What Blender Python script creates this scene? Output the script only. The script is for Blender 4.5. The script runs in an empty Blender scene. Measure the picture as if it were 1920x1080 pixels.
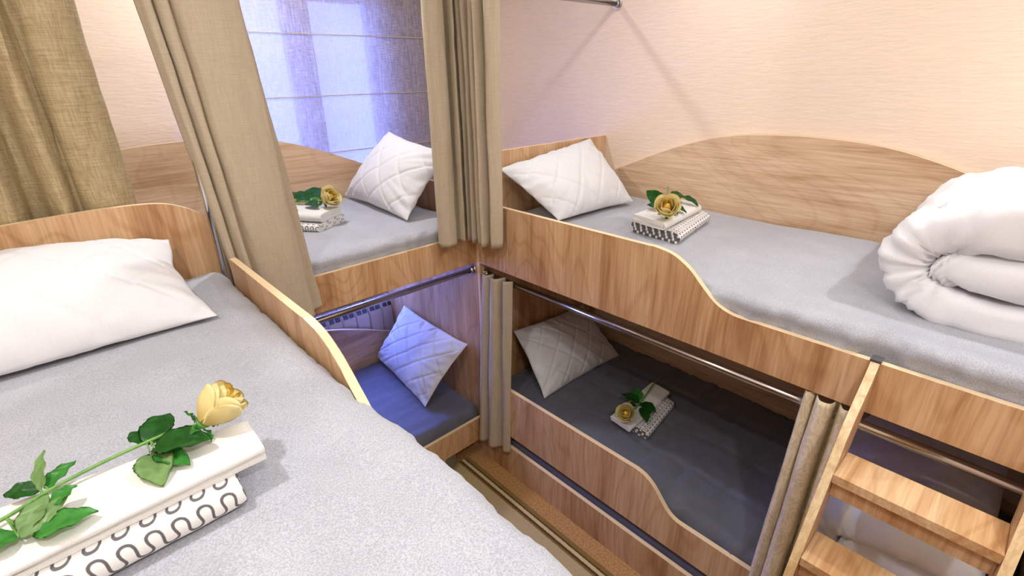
import bpy, bmesh, math, random
from mathutils import Vector, Matrix, noise
from mathutils.geometry import tessellate_polygon
random.seed(4)
PI = math.pi
scene = bpy.context.scene
C = bpy.context.collection

# ------------------------------------------------------------------ camera
YAW, PITCH, ROLL = -0.7461, -0.4095, -0.0167
fwd = Vector((-math.sin(YAW)*math.cos(PITCH), math.cos(YAW)*math.cos(PITCH), math.sin(PITCH)))
rt = fwd.cross(Vector((0, 0, 1))).normalized()
up = rt.cross(fwd)
r2 = math.cos(ROLL)*rt + math.sin(ROLL)*up
u2 = -math.sin(ROLL)*rt + math.cos(ROLL)*up
cam = bpy.data.cameras.new('camera')
cam.sensor_width = 36
cam.lens = 931.77/1920*36
cam.clip_start = 0.02
camo = bpy.data.objects.new('camera', cam)
C.objects.link(camo)
M = Matrix((r2, u2, -fwd)).transposed().to_4x4()
M.translation = Vector((-1.2665, -1.5933, 1.8179))
camo.matrix_world = M
scene.camera = camo

# ------------------------------------------------------------------ world, lamps, exposure
scene.view_settings.view_transform = 'Standard'
scene.view_settings.look = 'None'
scene.view_settings.exposure = -0.10
scene.view_settings.gamma = 1
scene.view_settings.use_curve_mapping = False
w = bpy.data.worlds.new('evening_sky')
scene.world = w
w.use_nodes = True
wn = w.node_tree.nodes
wn['Background'].inputs[0].default_value = (0.17, 0.25, 1.0, 1)
wn['Background'].inputs[1].default_value = 38.0

CEIL = 2.6
LAMPS = [  # x, y, watts
    (-0.55, 0.42, 12), (-1.52, -0.95, 10), (-1.25, -2.1, 13), (0.35, -1.95, 10), (0.40, -0.60, 5)]
for lx, ly, lw in LAMPS:
    ld = bpy.data.lights.new('downlight_bulb', 'AREA')
    ld.shape = 'DISK'
    ld.size = 0.07
    ld.energy = lw
    ld.color = (1.0, 0.985, 0.97)
    lo = bpy.data.objects.new('downlight_bulb', ld)
    C.objects.link(lo)
    lo.location = (lx, ly, CEIL-0.03)
# broad unseen fill light, added under the ceiling to lift the shadows
ld = bpy.data.lights.new('added_fill_light', 'AREA')
ld.shape = 'RECTANGLE'
ld.size = 0.9
ld.size_y = 1.6
ld.energy = 10
ld.color = (1.0, 0.985, 0.965)
lo = bpy.data.objects.new('added_fill_light', ld)
C.objects.link(lo)
lo.location = (-0.5, -1.6, CEIL-0.04)

# ------------------------------------------------------------------ materials
def s2l(c):
    return tuple(((v/255)/12.92 if v/255 <= 0.04045 else ((v/255+0.055)/1.055)**2.4) for v in c) + (1,)

def mat(name, rough=0.6, col=(200, 200, 200), metal=0.0):
    m = bpy.data.materials.new(name)
    m.use_nodes = True
    b = m.node_tree.nodes['Principled BSDF']
    b.inputs['Base Color'].default_value = s2l(col)
    b.inputs['Roughness'].default_value = rough
    b.inputs['Metallic'].default_value = metal
    return m, m.node_tree.nodes, m.node_tree.links, b

def ramp(N, stops):
    r = N.new('ShaderNodeValToRGB')
    e = r.color_ramp.elements
    while len(e) < len(stops):
        e.new(0.5)
    for k, (p, c) in enumerate(stops):
        e[k].position = p
        e[k].color = s2l(c) if len(c) == 3 else c
    return r

def coords(N, L, scale, rnd=0.0):
    tc = N.new('ShaderNodeTexCoord')
    mp = N.new('ShaderNodeMapping')
    mp.inputs['Scale'].default_value = scale
    L.new(tc.outputs['Object'], mp.inputs['Vector'])
    if rnd:
        oi = N.new('ShaderNodeObjectInfo')
        mu = N.new('ShaderNodeMath')
        mu.operation = 'MULTIPLY'
        mu.inputs[1].default_value = rnd
        L.new(oi.outputs['Random'], mu.inputs[0])
        cb = N.new('ShaderNodeCombineXYZ')
        for k in range(3):
            L.new(mu.outputs[0], cb.inputs[k])
        L.new(cb.outputs[0], mp.inputs['Location'])
    return mp

def noise_n(N, L, vec, scale, detail=4, rough=0.55, dist=0.0):
    n = N.new('ShaderNodeTexNoise')
    n.inputs['Scale'].default_value = scale
    n.inputs['Detail'].default_value = detail
    n.inputs['Roughness'].default_value = rough
    n.inputs['Distortion'].default_value = dist
    L.new(vec.outputs[0], n.inputs['Vector'])
    return n

def mix(N, L, a, b, fac, mode='MIX'):
    x = N.new('ShaderNodeMix')
    x.data_type = 'RGBA'
    x.blend_type = mode
    for sock, v in ((x.inputs[0], fac), (x.inputs[6], a), (x.inputs[7], b)):
        if hasattr(v, 'is_linked') or hasattr(v, 'links'):
            L.new(v, sock)
        else:
            sock.default_value = v
    return x.outputs[2]

def bump(N, L, b, h, strength, dist=0.01):
    bp = N.new('ShaderNodeBump')
    bp.inputs['Strength'].default_value = strength
    bp.inputs['Distance'].default_value = dist
    L.new(h, bp.inputs['Height'])
    L.new(bp.outputs[0], b.inputs['Normal'])

def wood(name, axis, light=(220, 184, 143), mid=(203, 162, 119), dark=(166, 121, 80), rough=0.38, rings=0.28):
    m, N, L, b = mat(name, rough)
    sc = [1.0, 1.0, 1.0]
    sc['xyz'.index(axis)] = 0.10
    mp = coords(N, L, sc, 37.0)
    n1 = noise_n(N, L, mp, 7.0, 5, 0.6, 0.7)
    r1 = ramp(N, [(0.33, dark), (0.45, mid), (0.58, light), (0.72, mid)])
    L.new(n1.outputs['Fac'], r1.inputs[0])
    sc2 = [1.0, 1.0, 1.0]
    sc2['xyz'.index(axis)] = 0.035
    mp2 = coords(N, L, sc2, 11.0)
    n2 = noise_n(N, L, mp2, 130.0, 3, 0.6, 0.3)
    r2_ = ramp(N, [(0.35, (150, 105, 65)), (0.6, (255, 255, 255))])
    L.new(n2.outputs['Fac'], r2_.inputs[0])
    sc3 = [2.2, 2.2, 2.2]
    sc3['xyz'.index(axis)] = 0.9
    mp3 = coords(N, L, sc3, 23.0)
    n3 = noise_n(N, L, mp3, 1.1, 2, 0.45, 0.6)
    wv = N.new('ShaderNodeMath')       # growth rings: a sine of a slow noise field
    wv.operation = 'MULTIPLY'
    wv.inputs[1].default_value = 110.0
    L.new(n3.outputs['Fac'], wv.inputs[0])
    sn = N.new('ShaderNodeMath')
    sn.operation = 'SINE'
    L.new(wv.outputs[0], sn.inputs[0])
    rr = ramp(N, [(0.55, (255, 255, 255)), (1.0, (205, 168, 130))])
    L.new(sn.outputs[0], rr.inputs[0])
    c1 = mix(N, L, r1.outputs[0], r2_.outputs[0], 0.28, 'MULTIPLY')
    c2 = mix(N, L, c1, rr.outputs[0], rings, 'MULTIPLY')
    L.new(c2, b.inputs['Base Color'])
    bump(N, L, b, n2.outputs['Fac'], 0.12, 0.002)
    return m

def fabric(name, col, col2, scale=400, rough=0.9, bstr=0.25, patch=0.0, sheen=0.2):
    m, N, L, b = mat(name, rough)
    mp = coords(N, L, (1, 1, 1))
    n = noise_n(N, L, mp, scale, 2, 0.7)
    r = ramp(N, [(0.35, col2), (0.65, col)])
    L.new(n.outputs['Fac'], r.inputs[0])
    out = r.outputs[0]
    if patch:
        n2 = noise_n(N, L, mp, 9, 3, 0.5)
        r2_ = ramp(N, [(0.3, (215, 215, 218)), (0.7, (255, 255, 255))])
        L.new(n2.outputs['Fac'], r2_.inputs[0])
        out = mix(N, L, out, r2_.outputs[0], patch, 'MULTIPLY')
    L.new(out, b.inputs['Base Color'])
    b.inputs['Sheen Weight'].default_value = sheen
    bump(N, L, b, n.outputs['Fac'], bstr, 0.003)
    return m

def linen(name, col, col2, contrast=1.0, trans=0.25, see=0.0):
    """woven cloth: stretched noise in two directions, some light through it"""
    m, N, L, b = mat(name, 0.85)
    a = coords(N, L, (260, 260, 14))
    h = coords(N, L, (22, 22, 420))
    n1 = noise_n(N, L, a, 1.0, 3, 0.7)
    n2 = noise_n(N, L, h, 1.0, 3, 0.7)
    ad = N.new('ShaderNodeMath')
    ad.operation = 'ADD'
    L.new(n1.outputs['Fac'], ad.inputs[0])
    L.new(n2.outputs['Fac'], ad.inputs[1])
    hf = N.new('ShaderNodeMath')
    hf.operation = 'MULTIPLY'
    hf.inputs[1].default_value = 0.5
    L.new(ad.outputs[0], hf.inputs[0])
    r = ramp(N, [(0.5-0.13/contrast, col2), (0.5+0.13/contrast, col)])
    L.new(hf.outputs[0], r.inputs[0])
    L.new(r.outputs[0], b.inputs['Base Color'])
    bump(N, L, b, hf.outputs[0], 0.3, 0.002)
    out = N['Material Output']
    tr = N.new('ShaderNodeBsdfTranslucent')
    L.new(r.outputs[0], tr.inputs['Color'])
    ms = N.new('ShaderNodeMixShader')
    ms.inputs[0].default_value = trans
    L.new(b.outputs[0], ms.inputs[1])
    L.new(tr.outputs[0], ms.inputs[2])
    last = ms
    if see:
        tp = N.new('ShaderNodeBsdfTransparent')
        m2 = N.new('ShaderNodeMixShader')
        rs = ramp(N, [(0.40, (1, 1, 1, 1)), (0.60, (0, 0, 0, 1))])
        L.new(hf.outputs[0], rs.inputs[0])
        k = N.new('ShaderNodeMath')
        k.operation = 'MULTIPLY'
        k.inputs[1].default_value = see
        L.new(rs.outputs[0], k.inputs[0])
        L.new(k.outputs[0], m2.inputs[0])
        L.new(ms.outputs[0], m2.inputs[1])
        L.new(tp.outputs[0], m2.inputs[2])
        last = m2
    L.new(last.outputs[0], out.inputs['Surface'])
    return m

W_FRONT = wood('oak_laminate_upright_grain', 'z')
W_ARCH_X = wood('oak_laminate_long_grain_x', 'x', (226, 198, 166), (214, 182, 148), (190, 153, 118), rings=0.15)
W_ARCH_Y = wood('oak_laminate_long_grain_y', 'y', (226, 198, 166), (214, 182, 148), (188, 151, 116), rings=0.15)
W_STEP = wood('oak_laminate_step', 'x', (226, 194, 152), (214, 174, 128), (190, 145, 98), 0.32)
EDGE, _, _, _ = mat('edge_banding_pale', 0.4, (239, 214, 175))
CHROME, _, _, _b = mat('polished_chrome', 0.13, (205, 205, 208), 1.0)
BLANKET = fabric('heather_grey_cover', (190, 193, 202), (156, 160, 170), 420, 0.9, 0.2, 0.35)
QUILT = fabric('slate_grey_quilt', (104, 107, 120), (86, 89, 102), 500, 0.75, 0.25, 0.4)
WHITE = fabric('white_cotton', (222, 223, 226), (215, 216, 220), 500, 0.85, 0.08)
WHITE_SATIN = fabric('white_duvet_cotton', (230, 231, 236), (224, 226, 231), 300, 0.7, 0.05)
TOWEL_W = fabric('white_terry', (232, 232, 229), (222, 221, 217), 600, 0.95, 0.25)
CURTAIN = linen('beige_curtain_linen', (206, 193, 170), (188, 173, 148), 0.8, 0.15)
CURTAIN_R = linen('coarse_golden_linen', (212, 196, 156), (172, 152, 114), 1.1, 0.22)
BLIND = linen('blind_linen', (176, 166, 156), (126, 116, 110), 1.5, 0.18, 0.05)

# towel with the meander lines: the line distance is stored in the mesh
TOWEL_P, N, L, b = mat('white_terry_grey_meander', 0.95)
at = N.new('ShaderNodeAttribute')
at.attribute_name = 'line'
rp = ramp(N, [(0.13, (98, 96, 98)), (0.20, (234, 233, 231))])
L.new(at.outputs['Fac'], rp.inputs[0])
L.new(rp.outputs[0], b.inputs['Base Color'])
mp = coords(N, L, (1, 1, 1))
nn = noise_n(N, L, mp, 500, 2, 0.7)
bump(N, L, b, nn.outputs['Fac'], 0.3, 0.003)

# damask curtain of the lower berth
DAMASK, N, L, b = mat('golden_beige_damask', 0.5)
mp = coords(N, L, (1, 1, 0.6))
n1 = noise_n(N, L, mp, 28, 3, 0.5, 2.2)
rp = ramp(N, [(0.40, (210, 193, 160)), (0.5, (232, 218, 188)), (0.60, (212, 195, 162))])
L.new(n1.outputs['Fac'], rp.inputs[0])
L.new(rp.outputs[0], b.inputs['Base Color'])
rq = ramp(N, [(0.46, (0.35, 0.35, 0.35, 1)), (0.54, (0.65, 0.65, 0.65, 1))])
L.new(n1.outputs['Fac'], rq.inputs[0])
L.new(rq.outputs[0], b.inputs['Roughness'])
n2 = noise_n(N, L, mp, 500, 2)
bump(N, L, b, n2.outputs['Fac'], 0.15, 0.002)

def plaster(name, col, bs=0.25, stretch=(1, 1, 1)):
    m, N, L, b = mat(name, 0.75)
    mp = coords(N, L, stretch)
    n = noise_n(N, L, mp, 45, 5, 0.6, 0.4)
    r = ramp(N, [(0.3, tuple(int(v*0.975) for v in col)), (0.7, col)])
    L.new(n.outputs['Fac'], r.inputs[0])
    L.new(r.outputs[0], b.inputs['Base Color'])
    bump(N, L, b, n.outputs['Fac'], bs, 0.01)
    return m
WALL = plaster('peach_textured_wallpaper', (241, 220, 199), 0.24, (0.35, 0.35, 2.2))
CEILM = plaster('white_ceiling_paint', (244, 240, 234), 0.05)
PLASTIC, _, _, _ = mat('white_window_plastic', 0.35, (235, 236, 240))
RAD, _, _, _ = mat('white_radiator_enamel', 0.3, (232, 230, 228))
RADSLOT, _, _, _ = mat('dark_radiator_slot', 0.6, (84, 90, 106))
BLACK, _, _, _ = mat('black_plastic', 0.4, (25, 24, 24))
METALFOOT, _, _, _ = mat('grey_steel_bracket', 0.35, (150, 152, 155), 0.9)

FLOORM, N, L, b = mat('ochre_floor_covering', 0.8)
mp = coords(N, L, (1, 1, 1))
n1 = noise_n(N, L, mp, 110, 4, 0.75)
rp = ramp(N, [(0.35, (150, 106, 56)), (0.65, (198, 154, 96))])
L.new(n1.outputs['Fac'], rp.inputs[0])
L.new(rp.outputs[0], b.inputs['Base Color'])
bump(N, L, b, n1.outputs['Fac'], 0.2, 0.003)

# runner rug: stripes along y, chosen by x in metres from its right edge
RUG, N, L, b = mat('striped_runner_weave', 0.95)
mp = coords(N, L, (1, 1, 1))
sx = N.new('ShaderNodeSeparateXYZ')
L.new(mp.outputs[0], sx.inputs[0])
nw = noise_n(N, L, mp, 120, 2, 0.6)
jt = N.new('ShaderNodeMath')
jt.operation = 'MULTIPLY_ADD'
jt.inputs[1].default_value = 0.006
L.new(nw.outputs['Fac'], jt.inputs[0])
L.new(sx.outputs['X'], jt.inputs[2])
ml = N.new('ShaderNodeMath')
ml.operation = 'MULTIPLY'
ml.inputs[1].default_value = -2.0      # 0.5 m of rug -> 0..1
L.new(jt.outputs[0], ml.inputs[0])
DK, BG, CR, OL = (92, 66, 30), (196, 176, 128), (214, 196, 146), (140, 112, 56)
rp = ramp(N, [(0.0, OL), (0.030, DK), (0.045, CR), (0.075, DK), (0.10, OL), (0.115, BG), (0.255, BG), (0.27, DK), (0.295, CR)])
rp.color_ramp.interpolation = 'CONSTANT'
L.new(ml.outputs[0], rp.inputs[0])
# scrolling ornament in the field
vor = noise_n(N, L, mp, 26, 2, 0.5, 3.0)
ro = ramp(N, [(0.44, (214, 196, 146)), (0.47, (120, 84, 40)), (0.50, (120, 84, 40)), (0.53, (214, 196, 146))])
L.new(vor.outputs['Fac'], ro.inputs[0])
gt = N.new('ShaderNodeMath')
gt.operation = 'GREATER_THAN'
gt.inputs[1].default_value = 0.30
L.new(ml.outputs[0], gt.inputs[0])
base = mix(N, L, rp.outputs[0], ro.outputs[0], gt.outputs[0])
wv = noise_n(N, L, coords(N, L, (1, 1, 1)), 420, 1, 0.5)
rw = ramp(N, [(0.3, (190, 185, 175)), (0.7, (255, 255, 255))])
L.new(wv.outputs['Fac'], rw.inputs[0])
L.new(mix(N, L, base, rw.outputs[0], 0.6, 'MULTIPLY'), b.inputs['Base Color'])
bump(N, L, b, wv.outputs['Fac'], 0.5, 0.004)

def leafmat(name, a, c):
    m, N, L, b = mat(name, 0.38)
    mp = coords(N, L, (1, 1, 1))
    n = noise_n(N, L, mp, 90, 3)
    r = ramp(N, [(0.3, a), (0.7, c)])
    L.new(n.outputs['Fac'], r.inputs[0])
    L.new(r.outputs[0], b.inputs['Base Color'])
    return m
LEAF = leafmat('rose_leaf_upper', (22, 82, 24), (44, 120, 38))
LEAF_U = leafmat('rose_leaf_underside', (128, 168, 100), (152, 190, 122))
LEAF_M = leafmat('rose_leaf_bright', (58, 142, 52), (88, 172, 74))
STEM = leafmat('rose_stem', (78, 130, 52), (112, 158, 74))
def petalmat(name, a, c):
    m, N, L, b = mat(name, 0.55)
    at = N.new('ShaderNodeAttribute')
    at.attribute_name = 'line'
    r = ramp(N, [(0.0, a), (1.0, c)])
    L.new(at.outputs['Fac'], r.inputs[0])
    L.new(r.outputs[0], b.inputs['Base Color'])
    b.inputs['Subsurface Weight'].default_value = 0.45
    b.inputs['Subsurface Radius'].default_value = (0.01, 0.006, 0.003)
    b.inputs['Subsurface Scale'].default_value = 0.5
    return m
PETAL = petalmat('apricot_yellow_petal', (255, 224, 116), (255, 242, 186))
PETAL_IN = petalmat('golden_inner_petal', (255, 200, 66), (255, 228, 112))

GLASS, N, L, b = mat('window_glass', 0.02, (255, 255, 255))
b.inputs['Transmission Weight'].default_value = 1.0
b.inputs['IOR'].default_value = 1.01

# ------------------------------------------------------------------ helpers
def thing(name, label, cat, loc=(0, 0, 0), group=None):
    o = bpy.data.objects.new(name, None)
    C.objects.link(o)
    o.location = loc
    o.empty_display_size = 0.05
    o['label'] = label
    o['category'] = cat
    if group:
        o['group'] = group
    return o

def root_of(p):
    v = Vector((0, 0, 0))
    while p is not None:
        v += p.location
        p = p.parent
    return v

def obj(name, bm, mats, parent=None, origin=None, smooth=False):
    """link bm (world coordinates) as one mesh object"""
    me = bpy.data.meshes.new(name)
    o = bpy.data.objects.new(name, me)
    base = root_of(parent) if parent else Vector((0, 0, 0))
    if parent:
        o.parent = parent
    off = Vector(origin) if origin is not None else base
    o.location = off-base
    bmesh.ops.translate(bm, verts=bm.verts, vec=-off)
    bmesh.ops.recalc_face_normals(bm, faces=bm.faces)
    bm.to_mesh(me)
    bm.free()
    for m in (mats if isinstance(mats, (list, tuple)) else [mats]):
        me.materials.append(m)
    if smooth:
        for p in me.polygons:
            p.use_smooth = True
    C.objects.link(o)
    return o

def tag(o, label, cat, group=None):
    o['label'] = label
    o['category'] = cat
    if group:
        o['group'] = group
    return o

def struct(name, bm, m, parent=None):
    o = obj(name, bm, m, parent)
    if parent is None:
        o['kind'] = 'structure'
    return o

def box(bm, x0, x1, y0, y1, z0, z1, mi=0):
    vs = [bm.verts.new((x, y, z)) for x in (x0, x1) for y in (y0, y1) for z in (z0, z1)]
    for f in ((0, 1, 3, 2), (4, 6, 7, 5), (0, 4, 5, 1), (2, 3, 7, 6), (0, 2, 6, 4), (1, 5, 7, 3)):
        bm.faces.new([vs[i] for i in f]).material_index = mi
    return bm

def boxbm(*a, **k):
    return box(bmesh.new(), *a, **k)

def tube(bm, p0, p1, r0, r1=None, seg=20, cap=True, mi=0):
    r1 = r0 if r1 is None else r1
    p0, p1 = Vector(p0), Vector(p1)
    d = (p1-p0).normalized()
    a = d.cross(Vector((0, 0, 1)) if abs(d.z) < 0.9 else Vector((1, 0, 0))).normalized()
    c = d.cross(a)
    A = [bm.verts.new(p0+r0*(math.cos(t)*a+math.sin(t)*c)) for t in [2*PI*i/seg for i in range(seg)]]
    B = [bm.verts.new(p1+r1*(math.cos(t)*a+math.sin(t)*c)) for t in [2*PI*i/seg for i in range(seg)]]
    for i in range(seg):
        f = bm.faces.new((A[i], A[(i+1) % seg], B[(i+1) % seg], B[i]))
        f.smooth = True
        f.material_index = mi
    if cap:
        bm.faces.new(A).material_index = mi
        bm.faces.new(B[::-1]).material_index = mi
    return bm

def pathtube(bm, pts, rad, seg=10):
    pts = [Vector(p) for p in pts]
    rings = []
    for i, p in enumerate(pts):
        d = (pts[min(i+1, len(pts)-1)]-pts[max(i-1, 0)]).normalized()
        a = d.cross(Vector((0, 0.1, 1))).normalized()
        c = d.cross(a)
        r = rad(i/(len(pts)-1)) if callable(rad) else rad
        rings.append([bm.verts.new(p+r*(math.cos(t)*a+math.sin(t)*c)) for t in [2*PI*k/seg for k in range(seg)]])
    for A, B in zip(rings, rings[1:]):
        for i in range(seg):
            bm.faces.new((A[i], A[(i+1) % seg], B[(i+1) % seg], B[i])).smooth = True
    bm.faces.new(rings[0])
    bm.faces.new(rings[-1][::-1])
    return bm

def spline(pts, n=8):
    """Catmull-Rom through pts"""
    P = [Vector(p) for p in pts]
    P = [2*P[0]-P[1]] + P + [2*P[-1]-P[-2]]
    out = []
    for i in range(1, len(P)-2):
        for k in range(n):
            t = k/n
            a, b_, c, d = P[i-1], P[i], P[i+1], P[i+2]
            out.append(0.5*((2*b_)+(c-a)*t+(2*a-5*b_+4*c-d)*t*t+(3*b_-a-3*c+d)*t**3))
    out.append(P[-2])
    return out

def panel(outline, axis, c0, c1, name, mats, parent, bevel=0.0012):
    """a board: outline of (a, z) pairs extruded along axis 'x' or 'y' from c0 to c1; rim faces take material 1"""
    bm = bmesh.new()
    def P(a, z, c):
        return (c, a, z) if axis == 'x' else (a, c, z)
    A = [bm.verts.new(P(a, z, c0)) for a, z in outline]
    B = [bm.verts.new(P(a, z, c1)) for a, z in outline]
    bm.faces.new(A)
    bm.faces.new(B[::-1])
    n = len(outline)
    for i in range(n):
        f = bm.faces.new((A[i], B[i], B[(i+1) % n], A[(i+1) % n]))
        f.material_index = 1
    if bevel:
        es = [e for e in bm.edges if len(e.link_faces) == 2 and len({f.material_index for f in e.link_faces}) == 2]
        bmesh.ops.bevel(bm, geom=es, offset=bevel, segments=2, affect='EDGES')
    return obj(name, bm, mats, parent)

def soft_box(x0, x1, y0, y1, z0, z1, r, step, fn=None):
    """rounded box on a fine grid; fn(p, n) -> displacement vector"""
    bm = bmesh.new()
    nx, ny, nz = [max(3, int(round(a/step))) for a in (x1-x0, y1-y0, z1-z0)]
    V = {}
    def pos(i, j, k):
        key = (i, j, k)
        if key in V:
            return V[key]
        p = Vector((x0+(x1-x0)*i/nx, y0+(y1-y0)*j/ny, z0+(z1-z0)*k/nz))
        q = Vector((min(max(p.x, x0+r), x1-r), min(max(p.y, y0+r), y1-r), min(max(p.z, z0+r), z1-r)))
        n = (p-q)
        n = n.normalized() if n.length > 1e-6 else Vector((0, 0, 1))
        s = q+n*r
        if fn:
            s = s+fn(s, n)
        V[key] = bm.verts.new(s)
        return V[key]
    def quad(a, b_, c, d):
        bm.faces.new((pos(*a), pos(*b_), pos(*c), pos(*d))).smooth = True
    for i in range(nx):
        for j in range(ny):
            quad((i, j, 0), (i, j+1, 0), (i+1, j+1, 0), (i+1, j, 0))
            quad((i, j, nz), (i+1, j, nz), (i+1, j+1, nz), (i, j+1, nz))
    for i in range(nx):
        for k in range(nz):
            quad((i, 0, k), (i+1, 0, k), (i+1, 0, k+1), (i, 0, k+1))
            quad((i, ny, k), (i, ny, k+1), (i+1, ny, k+1), (i+1, ny, k))
    for j in range(ny):
        for k in range(nz):
            quad((0, j, k), (0, j, k+1), (0, j+1, k+1), (0, j+1, k))
            quad((nx, j, k), (nx, j+1, k), (nx, j+1, k+1), (nx, j, k+1))
    return bm

def ns(p, s, off=0.0):
    return noise.noise(Vector((p[0]*s+off, p[1]*s-off, p[2]*s+2*off)))

def ridged(p, s, off=0.0):
    return 1-2*abs(ns(p, s, off))

def smooth01(a, b_, x):
    t = min(max((x-a)/(b_-a), 0), 1)
    return t*t*(3-2*t)

# ------------------------------------------------------------------ room
XW, YW, XL, YN = 0.853, 0.90, -1.86, -3.3
struct('floor', boxbm(XL-0.1, XW+0.1, YN-0.1, YW+0.2, -0.05, 0.0), FLOORM)
struct('ceiling', boxbm(XL-0.1, XW+0.1, YN-0.1, YW+0.2, CEIL, CEIL+0.05), CEILM)
struct('wall_right', boxbm(XW, XW+0.1, YN, YW+0.2, 0, CEIL), WALL)
struct('wall_left', boxbm(XL-0.1, XL, YN, YW+0.2, 0, CEIL), WALL)
struct('wall_near', boxbm(XL, XW, YN-0.1, YN, 0, CEIL), WALL)
WX0, WX1, WZ0, WZ1 = -0.74, 0.40, 0.70, 2.20
bm = bmesh.new()
box(bm, XL, WX0, YW, YW+0.2, 0, CEIL)
box(bm, WX1, XW, YW, YW+0.2, 0, CEIL)
box(bm, WX0, WX1, YW, YW+0.2, 0, WZ0)
box(bm, WX0, WX1, YW, YW+0.2, WZ1, CEIL)
struct('wall_window_side', bm, WALL)
# window: outer frame, mullion, two sashes, glass
wy0, wy1 = 0.985, 1.04
bm = bmesh.new()
box(bm, WX0, WX1, wy0, wy1, WZ0, WZ0+0.06)
box(bm, WX0, WX1, wy0, wy1, WZ1-0.06, WZ1)
box(bm, WX0, WX0+0.07, wy0, wy1, WZ0, WZ1)
box(bm, 0.145, WX1, wy0, wy1, WZ0, WZ1)
box(bm, -0.275, -0.150, wy0, wy1, WZ0, WZ1)
win = obj('window_1', bm, PLASTIC)
win['kind'] = 'structure'
obj('window_pane', boxbm(WX0+0.07, -0.275, 1.010, 1.014, WZ0+0.06, WZ1-0.06), GLASS, win)
obj('window_pane', boxbm(-0.150, 0.145, 1.010, 1.014, WZ0+0.06, WZ1-0.06), GLASS, win)
obj('window_sill', boxbm(WX0-0.03, WX1+0.03, 0.885, 0.985, WZ0-0.02, WZ0+0.004), PLASTIC, win)

# roman blind
bl = thing('roman_blind', 'linen roman blind with stitched seams glowing blue in front of the window', 'blind', (-0.15, 0.872, 2.3))
bm = bmesh.new()
BX0, BX1 = -0.78, 0.48
seams = [2.25, 1.991, 1.728, 1.465, 1.202, 1.14]
zs = []
for a, c in zip(seams, seams[1:]):
    for k in range(10):
        zs.append((a+(c-a)*k/10, math.sin(PI*k/10)))
zs.append((seams[-1], 0))
rows = []
for z, bu in zs:
    rows.append([bm.verts.new((BX0+(BX1-BX0)*i/24, 0.874-0.004*bu+0.002*ns((i*0.3, z*3, 0), 1.0), z)) for i in range(25)])
for A, B in zip(rows, rows[1:]):
    for i in range(24):
        bm.faces.new((A[i], A[i+1], B[i+1], B[i])).smooth = True
obj('blind_cloth', bm, BLIND, bl)
for z in seams[1:5]:
    obj('blind_seam', boxbm(BX0, BX1, 0.8695, 0.8735, z-0.0022, z+0.0022), CURTAIN, bl)
obj('head_rail', boxbm(BX0, BX1, 0.86, 0.895, 2.25, 2.29), PLASTIC, bl)

# radiator under the window
rd = thing('radiator', 'white ribbed radiator on the wall behind the lower berth under the window', 'radiator', (-0.3, 0.84, 0.12))
bm = bmesh.new()
x = -0.86
k = 0
while x < 0.10:
    bs = bmesh.new()
    x1 = x+0.076
    # section: front plate leaning back at the top, with a dark outlet slot
    prof = [(0.815, 0.12), (0.815, 0.553), (0.822, 0.581), (0.845, 0.618), (0.87, 0.633), (0.885, 0.633), (0.885, 0.12)]
    A = [bs.verts.new((x, y, z)) for y, z in prof]
    B = [bs.verts.new((x1, y, z)) for y, z in prof]
    bs.faces.new(A)
    bs.faces.new(B[::-1])
    for i in range(len(prof)):
        bs.faces.new((A[i], B[i], B[(i+1) % len(prof)], A[(i+1) % len(prof)]))
    bmesh.ops.bevel(bs, geom=list(bs.edges), offset=0.004, segments=2, affect='EDGES')
    sec = obj('radiator_section', bs, RAD, rd)
    b2 = bmesh.new()
    for xa, xb in ((x+0.008, x+0.034), (x+0.042, x+0.068)):
        A = [b2.verts.new(v) for v in ((xa, 0.8185, 0.586), (xb, 0.8185, 0.586), (xb, 0.835, 0.615), (xa, 0.835, 0.615))]
        b2.faces.new(A)
        B = [b2.verts.new(v.co+Vector((0, 0.004, -0.003))) for v in A]
        b2.faces.new(B[::-1])
        for i in range(4):
            b2.faces.new((A[i], B[i], B[(i+1) % 4], A[(i+1) % 4]))
    obj('outlet_slot', b2, RADSLOT, sec)
    x = x1+0.004
bm.free()

# runner rug
bm = boxbm(-0.62, -0.084, -3.0, 0.04, 0.0005, 0.009)
o = obj('runner_rug', bm, RUG, origin=(-0.084, 0.04, 0))
tag(o, 'long beige runner rug with dark border stripes on the ochre floor between the bunks', 'rug')

# ------------------------------------------------------------------ bunk helpers
T = 0.018
def arch_z(dist, base_rise=0.0):
    P = [(0, 1.583), (0.2, 1.575), (0.32, 1.556), (0.45, 1.520), (0.57, 1.476), (0.70, 1.420), (0.82, 1.367), (0.95, 1.312), (1.2, 1.20)]
    for (a, za), (c, zc) in zip(P, P[1:]):
        if dist <= c:
            return za+(zc-za)*(dist-a)/(c-a)+base_rise
    return P[-1][1]+base_rise

def arch_outline(a0, a1, centre, zlow, rise=0.0, zmin=None):
    pts = [(a0, zlow)]
    raw = []
    n = 60
    for i in range(n+1):
        a = a0+(a1-a0)*i/n
        raw.append(arch_z(abs(a-centre), rise))
    for _ in range(3):
        raw = [raw[0]]+[(raw[i-1]+2*raw[i]+raw[i+1])/4 for i in range(1, n)]+[raw[-1]]
    for i in range(n+1):
        pts.append((a0+(a1-a0)*i/n, max(raw[i], zmin or -9)))
    pts.append((a1, zlow))
    return pts

def spl2(pts, n=8):
    return [(v.x, v.y) for v in spline([(a, b_, 0) for a, b_ in pts], n)]

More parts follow.
